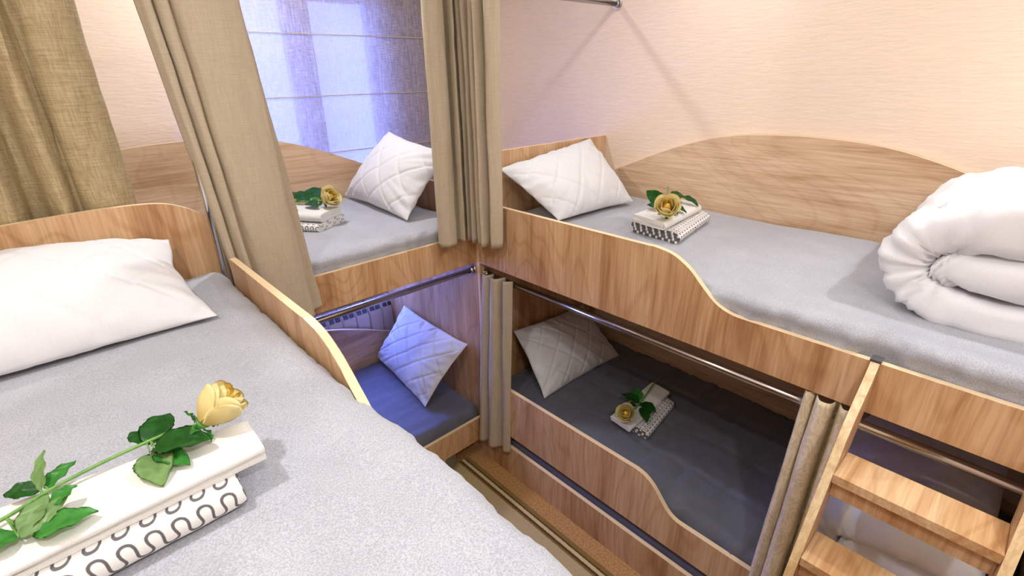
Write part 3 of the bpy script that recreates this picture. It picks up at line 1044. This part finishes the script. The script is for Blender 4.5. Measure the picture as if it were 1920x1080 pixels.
pb = [(-0.005, -1.300), (-0.020, -1.300), (-0.040, -1.312), (-0.030, -1.330), (-0.018, -1.336), (-0.050, -1.338), (-0.078, -1.350), (-0.076, -1.376), (-0.040, -1.384), (-0.020, -1.382), (-0.030, -1.390), (-0.060, -1.394), (-0.082, -1.408), (-0.074, -1.430), (-0.040, -1.4325), (-0.016, -1.428)]
curtain('satin damask curtain gathered beside the ladder on the lower right berth', pt, pb, 1.055, 0.16, DAMASK, seed=6, amp=0.0025, group='lower berth curtains')

# ------------------------------------------------------------------ towels
_tab = {}
def meander(u, v, pu, pv):
    """distance to a looping line, read from a table of one period"""
    key = (pu, pv)
    if key not in _tab:
        nu, nv = 36, 72
        seg = []
        for r_ in range(-2, 4):
            ph = 0.5*(r_ % 2)
            pr = None
            for k in range(-48, 97):
                s_ = k/48
                q = ((s_+ph)*pu-0.125*pu*math.sin(4*PI*s_), (r_+0.5)*pv+0.36*pv*math.sin(2*PI*s_))
                seg.append(q)
        g = {}
        for q in seg:
            g.setdefault((int(q[0]//0.006), int(q[1]//0.006)), []).append(q)
        T_ = []
        for a in range(nu):
            row = []
            for b_ in range(nv):
                x_, y_ = a*pu/nu, b_*2*pv/nv
                ci, cj = int(x_//0.006), int(y_//0.006)
                m_ = 0.010
                for di in (-1, 0, 1):
                    for dj in (-1, 0, 1):
                        for q in g.get((ci+di, cj+dj), ()):
                            m_ = min(m_, math.hypot(q[0]-x_, q[1]-y_))
                row.append(m_)
            T_.append(row)
        _tab[key] = (nu, nv, T_)
    nu, nv, T_ = _tab[key]
    a = (u/pu % 1.0)*nu
    b_ = (v/(2*pv) % 1.0)*nv
    ia, ib = int(a), int(b_)
    fa, fb = a-ia, b_-ib
    A_, B_ = T_[ia % nu], T_[(ia+1) % nu]
    return (A_[ib % nv]*(1-fa)+B_[ib % nv]*fa)*(1-fb)+(A_[(ib+1) % nv]*(1-fa)+B_[(ib+1) % nv]*fa)*fb

def folded_towel(label, corners, z0, h, mats, layers=4, seed=0, pattern=None, nose='near', nl=40, ends=0.006):
    """corners: plan quad (near-left, near-right, far-right, far-left); the folds run left-right,
    the outer fold ('nose') on the near side"""
    NL, NR, FR, FL = [Vector((a, b_, 0)) for a, b_ in corners]
    t = h/layers
    wdt = ((NL-FL).length+(NR-FR).length)/2
    # centre line in (w, z): w 0 at the far side .. 1 at the nose, in metres
    def arc(cw, cz, r, a0, a1, n=8):
        return [(cw+r*math.cos(a0+(a1-a0)*i/n), cz+r*math.sin(a0+(a1-a0)*i/n)) for i in range(n+1)]
    def lay(k):
        return t*(k+0.5)
    path = []
    if layers == 4:
        path += [(0.004, lay(0))]
        path += arc(wdt-1.5*t-t/2, 2*t, 1.5*t, -PI/2, PI/2, 12)      # outer wrap layer 0 -> 3
        path += arc(0.5*t+0.003, 3*t, 0.5*t, PI/2, PI*1.5, 6)         # fold 3 -> 2
        path += arc(wdt-2.2*t, 2*t, 0.5*t, PI/2, -PI/2, 6)            # inner fold 2 -> 1
        path += [(0.008, lay(1))]
    else:
        path += [(0.002, lay(0))]
        path += arc(wdt-t, t, 0.5*t, -PI/2, PI/2, 8)
        path += [(0.004, lay(1))]
    # resample
    dense = []
    acc = 0
    for (a, b_), (c, d_) in zip(path, path[1:]):
        L_ = math.hypot(c-a, d_-b_)
        n = max(1, int(math.ceil(L_/(0.0020 if pattern else 0.005))))
        for i in range(n):
            dense.append((a+(c-a)*i/n, b_+(d_-b_)*i/n))
    dense.append(path[-1])
    arcl = [0]
    for p, q in zip(dense, dense[1:]):
        arcl.append(arcl[-1]+math.hypot(q[0]-p[0], q[1]-p[1]))
    lenx = ((NR-NL).length+(FR-FL).length)/2
    nl = max(nl, int(lenx/(0.0017 if lenx > 0.4 else 0.0022))) if pattern else nl
    bm = bmesh.new()
    lay_ = bm.verts.layers.float.new('line')
    def world(w_, z, s, i):
        wf = w_/wdt
        e = (0.5-abs(s-0.5))*lenx
        jit = ends*ns((i*0.05, s*2, seed), 1.0)*(1 if s > 0.5 else -1)
        s2 = s+jit/lenx
        far = FL.lerp(FR, s2)
        near = NL.lerp(NR, s2)
        p = far.lerp(near, wf)
        sag = 0.92+0.08*math.sin(PI*min(max(wf, 0), 1))
        zz = z0+z*sag+0.0012*ns((p.x*40, p.y*40, seed+z*100), 1)
        return Vector((p.x, p.y, zz))
    m_ = len(dense)
    sides = []
    for sd in (1, -1):
        grid = []
        for i in range(m_):
            a = dense[max(i-1, 0)]
            c = dense[min(i+1, m_-1)]
            tx, tz = c[0]-a[0], c[1]-a[1]
            l_ = math.hypot(tx, tz) or 1
            nx_, nz_ = tz/l_, -tx/l_
            hh = 0.46*t
            row = []
            for k in range(nl+1):
                s = k/nl
                v = bm.verts.new(world(dense[i][0]+sd*nx_*hh, dense[i][1]+sd*nz_*hh, s, i))
                if pattern:
                    v[lay_] = min(1.0, meander(s*lenx, arcl[i], pattern[0], pattern[1])/0.010)
                else:
                    v[lay_] = 1.0
                row.append(v)
            grid.append(row)
        for i in range(m_-1):
            for k in range(nl):
                bm.faces.new((grid[i][k], grid[i+1][k], grid[i+1][k+1], grid[i][k+1])).smooth = True
        sides.append(grid)
    A, B = sides
    for i in range(m_-1):
        for k in (0, nl):
            bm.faces.new((A[i][k], A[i+1][k], B[i+1][k], B[i][k]))
    for i in (0, m_-1):
        for k in range(nl):
            bm.faces.new((A[i][k], A[i][k+1], B[i][k+1], B[i][k]))
    ce = (NL+NR+FR+FL)/4
    o = obj('towel', bm, mats, origin=(ce.x, ce.y, z0))
    return o

WL = 'folded white towels'
PL = 'folded patterned towels'
# near left bunk
o = folded_towel('', [(-1.66, -1.030), (-1.196, -1.018), (-1.190, -0.905), (-1.66, -0.875)], 1.314, 0.044, TOWEL_P, 4, 1, (0.026, 0.030, 1))
tag(o, 'folded white towel with grey meander lines on the near left bunk', 'towel', PL)
o = folded_towel('', [(-1.66, -0.850), (-1.157, -0.918), (-1.158, -0.998), (-1.66, -1.012)], 1.357, 0.022, TOWEL_W, 4, 2, ends=0.004)
tag(o, 'plain white folded towel under the large rose on the near left bunk', 'towel', WL)
# window berth
o = folded_towel('', [(-0.720, 0.560), (-0.548, 0.290), (-0.392, 0.385), (-0.560, 0.66)], 1.252, 0.034, TOWEL_P, 4, 3, (0.024, 0.028, 1))
tag(o, 'folded patterned towel on the upper window berth', 'towel', PL)
o = folded_towel('', [(-0.690, 0.560), (-0.530, 0.300), (-0.405, 0.375), (-0.560, 0.640)], 1.287, 0.034, TOWEL_W, 4, 4)
tag(o, 'plain white folded towel under the rose on the upper window berth', 'towel', WL)
# upper right bunk
o = folded_towel('', [(0.285, -0.780), (0.620, -0.722), (0.640, -0.510), (0.308, -0.565)], 1.254, 0.042, TOWEL_P, 4, 5, (0.024, 0.028, 1))
tag(o, 'folded patterned towel on the upper right bunk', 'towel', PL)
o = folded_towel('', [(0.270, -0.728), (0.600, -0.690), (0.640, -0.545), (0.300, -0.570)], 1.296, 0.030, TOWEL_W, 4, 6)
tag(o, 'plain white folded towel under the rose on the upper right bunk', 'towel', WL)
# lower right berth
o = folded_towel('', [(0.236, -0.775), (0.505, -0.738), (0.525, -0.590), (0.240, -0.610)], 0.420, 0.034, TOWEL_P, 4, 7, (0.024, 0.028, 1))
tag(o, 'folded patterned towel in the dim lower right berth', 'towel', PL)
o = folded_towel('', [(0.188, -0.718), (0.535, -0.694), (0.545, -0.592), (0.200, -0.608)], 0.454, 0.020, TOWEL_W, 4, 8)
tag(o, 'plain white folded towel under the rose in the lower right berth', 'towel', WL)

# ------------------------------------------------------------------ roses
def leaf_bm(p0, p1, width, upv, curl=0.2, fold=0.25, seed=0):
    p0, p1, upv = Vector(p0), Vector(p1), Vector(upv).normalized()
    d = p1-p0
    L_ = d.length
    d.normalize()
    side = d.cross(upv).normalized()
    n = side.cross(d).normalized()
    bm = bmesh.new()
    rows = []
    N_, M_ = 16, 5
    for i in range(N_+1):
        t = i/N_
        w_ = width*0.5*(math.sin(PI*t**0.8)**0.75)*(1-0.12*t)+0.0004
        if i % 2:
            w_ *= 0.95
        row = []
        for j in range(-M_, M_+1):
            s = j/M_
            p = p0+d*L_*(t-0.02*abs(s))+side*w_*s
            h = fold*abs(s)*w_-curl*L_*(t-0.5)**2*1.4+0.10*curl*L_+0.0016*math.sin(t*16+abs(s)*3+seed)*abs(s)
            row.append(bm.verts.new(p+n*h))
        rows.append(row)
    for A, B in zip(rows, rows[1:]):
        for j in range(2*M_):
            bm.faces.new((A[j], A[j+1], B[j+1], B[j])).smooth = True
    bmesh.ops.solidify(bm, geom=bm.faces, thickness=0.0004)
    return bm

def petal_bm(c, ax, a0, span, r_base, r_mid, r_top, h, lip, seed):
    """curved shell round axis ax, from angle a0 over span"""
    ax = Vector(ax).normalized()
    e1 = ax.cross(Vector((0.13, 0.21, 0.97))).normalized()
    e2 = ax.cross(e1)
    bm = bmesh.new()
    ly = bm.verts.layers.float.new('line')
    rows = []
    n, m_ = 12, 12
    for i in range(n+1):
        t = i/n
        row = []
        for j in range(m_+1):
            s = -1+2*j/m_
            edge_drop = 0.26*h*abs(s)**2.6
            tt = t
            hh = (h-edge_drop*tt)*tt
            r_ = r_base*(1-tt)**2+2*tt*(1-tt)*r_mid*1.35+tt*tt*r_top
            r_ += lip*smooth01(0.78, 1.0, tt)*(1-0.3*abs(s))
            r_ += 0.0012*math.sin(3*s+seed)*tt
            wd = span*(0.40+0.60*math.sin(PI*min(1, 0.15+tt*0.62)))
            a = a0+s*wd/2
            p = Vector(c)+ax*hh+(e1*math.cos(a)+e2*math.sin(a))*r_
            v = bm.verts.new(p)
            v[ly] = 0.25+0.75*tt*(1-0.2*abs(s))
            row.append(v)
        rows.append(row)
    for A, B in zip(rows, rows[1:]):
        for j in range(m_):
            bm.faces.new((A[j], A[j+1], B[j+1], B[j])).smooth = True
    bmesh.ops.solidify(bm, geom=bm.faces, thickness=0.0006)
    return bm

def rose(label, base, axis, size, stem, leaves, open_=0.3, seed=0):
    """base: where the stem meets the bloom; axis: the way the bloom faces"""
    base = Vector(base)
    ax = Vector(axis).normalized()
    rt_ = thing('rose', label, 'rose', base, 'yellow roses on the towels')
    pts = spline(stem, 8)
    obj('stem', pathtube(bmesh.new(), pts, lambda t: 0.0026+0.0010*t if size > 0.06 else 0.0022), STEM, rt_)
    R = size/2
    b0 = base+ax*0.004
    # calyx and bloom core
    bc = bmesh.new()
    tube(bc, base-ax*0.006, base+ax*0.004, 0.003, R*0.34, 16)
    tube(bc, base+ax*0.004, base+ax*0.012, R*0.34, R*0.30, 16)
    cal = obj('calyx', bc, STEM, rt_)
    e1 = ax.cross(Vector((0.3, 0.1, 0.9))).normalized()
    e2 = ax.cross(e1)
    for k in range(5):
        a = 2*PI*k/5+seed
        dr = e1*math.cos(a)+e2*math.sin(a)
        obj('sepal', leaf_bm(base+dr*R*0.25, base+dr*R*0.95-ax*R*0.15+ax*R*0.35*(k % 2), R*0.36, ax, 0.3, 0.3, k), LEAF_M, cal)
    core = bmesh.new()
    tube(core, b0, b0+ax*size*0.55, R*0.30, R*0.42, 20)
    tube(core, b0+ax*size*0.55, b0+ax*size*0.80, R*0.42, R*0.10, 20)
    bloom = obj('bloom', core, PETAL_IN, rt_, smooth=True)
    rnd = random.Random(seed)
    spec = []
    for k in range(4):
        spec.append((k*2.3, 2.5, 0.16, 0.34+0.02*k, 0.18+0.07*k, 0.95, 0.0, 1))
    for k in range(4):
        spec.append((0.9+k*1.75, 2.2, 0.20, 0.56+0.03*k, 0.42+0.11*open_*k+0.04*k, 0.98, 0.02, 1 if k < 2 else 0))
    for k in range(5):
        spec.append((0.3+k*1.32, 1.9, 0.24, 0.78+0.02*k, 0.66+0.30*open_+0.02*k, 0.93, 0.07+0.10*open_, 0))
    for k in range(4):
        spec.append((1.0+k*1.62, 1.8, 0.26, 0.88, 0.78+0.55*open_, 0.84, 0.12+0.22*open_, 0))
    for k, (a0, sp, rb, rm, rt2, hh, lip, inn) in enumerate(spec):
        pb_ = petal_bm(b0, ax, a0+seed, sp, rb*R, rm*R, rt2*R, hh*size*0.98, lip*R, k+seed)
        obj('petal', pb_, PETAL_IN if inn else PETAL, bloom)
    for k, (p0, p1, wd, upv, mt, cu) in enumerate(leaves):
        lm = {0: LEAF, 1: LEAF_U, 2: LEAF_M}[mt]
        lf = obj('leaf', leaf_bm(p0, p1, wd, upv, cu, 0.22, k), lm, rt_)
        # petiole to the nearest stem point
        q = min(pts, key=lambda s: (s-Vector(p0)).length)
        if (q-Vector(p0)).length > 0.004:
            md = (q+Vector(p0))/2+Vector((0, 0, 0.003))
            obj('leaf_stalk', pathtube(bmesh.new(), spline([q, md, p0], 4), 0.0010, 6), STEM, lf)
    return rt_

UP = (0, 0, 1)
# big rose on the near left bunk
zt = 1.384
rose('large yellow rose bud on the white towel in the left foreground', (-1.209, -0.922, 1.398), (0.80, -0.10, 0.62), 0.058,
     [(-1.62, -0.96, zt+0.003), (-1.50, -0.945, zt+0.003), (-1.409, -0.931, zt+0.002), (-1.364, -0.914, zt+0.004), (-1.314, -0.905, zt+0.006), (-1.272, -0.903, zt+0.008), (-1.235, -0.908, zt+0.012), (-1.209, -0.922, 1.398)],
     [((-1.266, -0.905, 1.392), (-1.232, -0.858, 1.398), 0.040, (0.1, -0.2, 1), 0, 0.25),
      ((-1.266, -0.900, 1.390), (-1.280, -0.862, 1.392), 0.026, (0, 0, 1), 0, 0.2),
      ((-1.264, -0.918, 1.394), (-1.205, -0.962, 1.400), 0.046, (0.1, -0.2, 1), 0, 0.22),
      ((-1.262, -0.926, 1.388), (-1.236, -0.978, 1.386), 0.030, (0, 0, 1), 2, 0.15),
      ((-1.268, -0.922, 1.388), (-1.268, -0.990, 1.384), 0.044, (0, 0, 1), 1, 0.2),
      ((-1.372, -0.906, 1.388), (-1.360, -0.872, 1.418), 0.018, (-0.6, -0.6, 0.4), 1, 0.2),
      ((-1.368, -0.905, 1.388), (-1.336, -0.888, 1.398), 0.020, (0, -0.2, 1), 2, 0.2),
      ((-1.374, -0.903, 1.388), (-1.404, -0.886, 1.390), 0.022, (0, -0.4, 1), 0, 0.4),
      ((-1.388, -0.972, 1.390), (-1.362, -0.940, 1.402), 0.026, (-0.3, -0.6, 0.7), 1, 0.15),
      ((-1.390, -0.978, 1.390), (-1.346, -0.953, 1.398), 0.020, (-0.2, -0.7, 0.7), 1, 0.15),
      ((-1.380, -0.982, 1.388), (-1.326, -0.990, 1.390), 0.036, (0, 0, 1), 2, 0.2),
      ((-1.362, -0.955, 1.396), (-1.338, -0.946, 1.402), 0.024, (0, 0, 1), 2, 0.2),
      ((-1.392, -0.968, 1.388), (-1.425, -0.975, 1.390), 0.036, (0, 0, 1), 2, 0.2)],
     0.15, 1)
# window berth rose
z_ = 1.326
rose('small yellow rose with many leaves on the window berth towels', (-0.462, 0.410, z_+0.020), (0.35, -0.80, 0.45), 0.070,
     [(-0.640, 0.700, z_+0.01), (-0.57, 0.62, z_+0.006), (-0.52, 0.53, z_+0.008), (-0.48, 0.46, z_+0.012), (-0.462, 0.410, z_+0.020)],
     [((-0.500, 0.490, z_+0.016), (-0.375, 0.585, z_+0.040), 0.070, (-0.2, -0.6, 0.9), 0, 0.2),
      ((-0.520, 0.520, z_+0.014), (-0.440, 0.600, z_+0.032), 0.060, (-0.2, -0.6, 0.9), 0, 0.2),
      ((-0.540, 0.560, z_+0.014), (-0.480, 0.660, z_+0.026), 0.062, (-0.2, -0.6, 0.9), 0, 0.2),
      ((-0.560, 0.570, z_+0.014), (-0.590, 0.490, z_+0.014), 0.060, (-0.2, -0.6, 0.9), 0, 0.2),
      ((-0.600, 0.600, z_+0.012), (-0.660, 0.560, z_+0.006), 0.056, (-0.2, -0.4, 0.9), 0, 0.2),
      ((-0.590, 0.520, z_+0.010), (-0.570, 0.410, z_-0.01), 0.060, (-0.5, -0.6, 0.6), 0, 0.2),
      ((-0.610, 0.500, z_+0.006), (-0.630, 0.400, z_-0.03), 0.050, (-0.5, -0.6, 0.6), 0, 0.2),
      ((-0.505, 0.470, z_+0.014), (-0.500, 0.375, z_+0.010), 0.050, (-0.2, -0.5, 0.9), 0, 0.2),
      ((-0.495, 0.460, z_+0.018), (-0.445, 0.465, z_+0.020), 0.035, (0, -0.3, 1), 2, 0.2)],
     0.65, 2)
# upper right bunk rose
z_ = 1.330
rose('open yellow rose lying on the towels of the upper right bunk', (0.335, -0.690, z_+0.016), (-0.62, -0.35, 0.62), 0.072,
     [(0.660, -0.500, z_+0.030), (0.560, -0.560, z_+0.012), (0.460, -0.620, z_+0.010), (0.390, -0.660, z_+0.012), (0.335, -0.690, z_+0.016)],
     [((0.400, -0.650, z_+0.014), (0.440, -0.530, z_+0.060), 0.060, (-0.7, -0.3, 0.6), 0, 0.2),
      ((0.420, -0.650, z_+0.012), (0.375, -0.580, z_+0.020), 0.040, (-0.6, -0.2, 0.7), 0, 0.2),
      ((0.440, -0.640, z_+0.020), (0.430, -0.720, z_+0.004), 0.034, (0, 0, 1), 0, 0.3),
      ((0.440, -0.645, z_+0.014), (0.380, -0.710, z_+0.006), 0.026, (0, 0, 1), 0, 0.3),
      ((0.470, -0.620, z_+0.016), (0.520, -0.560, z_+0.030), 0.036, (-0.4, -0.3, 0.8), 2, 0.2),
      ((0.520, -0.600, z_+0.020), (0.600, -0.600, z_+0.030), 0.050, (-0.4, -0.4, 0.8), 0, 0.3),
      ((0.570, -0.610, z_+0.026), (0.560, -0.700, z_+0.002), 0.034, (-0.2, 0, 1), 0, 0.3)],
     0.55, 3)
# lower right berth rose
z_ = 0.478
rose('small orange yellow rose in the dim lower right berth', (0.232, -0.672, z_+0.012), (-0.60, -0.15, 0.75), 0.062,
     [(0.580, -0.612, z_+0.012), (0.500, -0.622, z_+0.010), (0.420, -0.640, z_+0.006), (0.340, -0.655, z_+0.006), (0.270, -0.668, z_+0.008), (0.232, -0.672, z_+0.012)],
     [((0.350, -0.650, z_+0.010), (0.345, -0.560, z_+0.014), 0.056, UP, 0, 0.2),
      ((0.380, -0.640, z_+0.010), (0.420, -0.570, z_+0.014), 0.046, UP, 2, 0.2),
      ((0.330, -0.650, z_+0.008), (0.275, -0.610, z_+0.006), 0.036, UP, 0, 0.2),
      ((0.360, -0.660, z_+0.010), (0.320, -0.730, z_+0.008), 0.050, UP, 0, 0.2),
      ((0.330, -0.680, z_+0.008), (0.270, -0.745, z_+0.000), 0.048, UP, 0, 0.2),
      ((0.370, -0.665, z_+0.010), (0.350, -0.735, z_+0.002), 0.040, UP, 0, 0.2)],
     0.6, 5)

# ------------------------------------------------------------------ lamps in the ceiling
for k, (lx, ly, lw) in enumerate(LAMPS):
    bm = bmesh.new()
    r0, r1 = 0.042, 0.055
    n = 28
    ring = []
    for r_, z in ((r0, CEIL-0.028), (r0, CEIL-0.001), (r1, CEIL-0.001), (r1, CEIL-0.008), (r0+0.004, CEIL-0.028)):
        ring.append([bm.verts.new((lx+r_*math.cos(2*PI*i/n), ly+r_*math.sin(2*PI*i/n), z)) for i in range(n)])
    for a in range(5):
        A, B = ring[a], ring[(a+1) % 5]
        for i in range(n):
            bm.faces.new((A[i], A[(i+1) % n], B[(i+1) % n], B[i]))
    o = obj('ceiling_downlight', bm, CHROME, origin=(lx, ly, CEIL))
    where = ['above the window berth', 'above the head of the near left bunk', 'above the foot of the near left bunk', 'above the foot of the right bunk', 'above the head of the right bunk'][k]
    tag(o, 'round chrome ceiling downlight '+where, 'ceiling lamp', 'ceiling downlights')
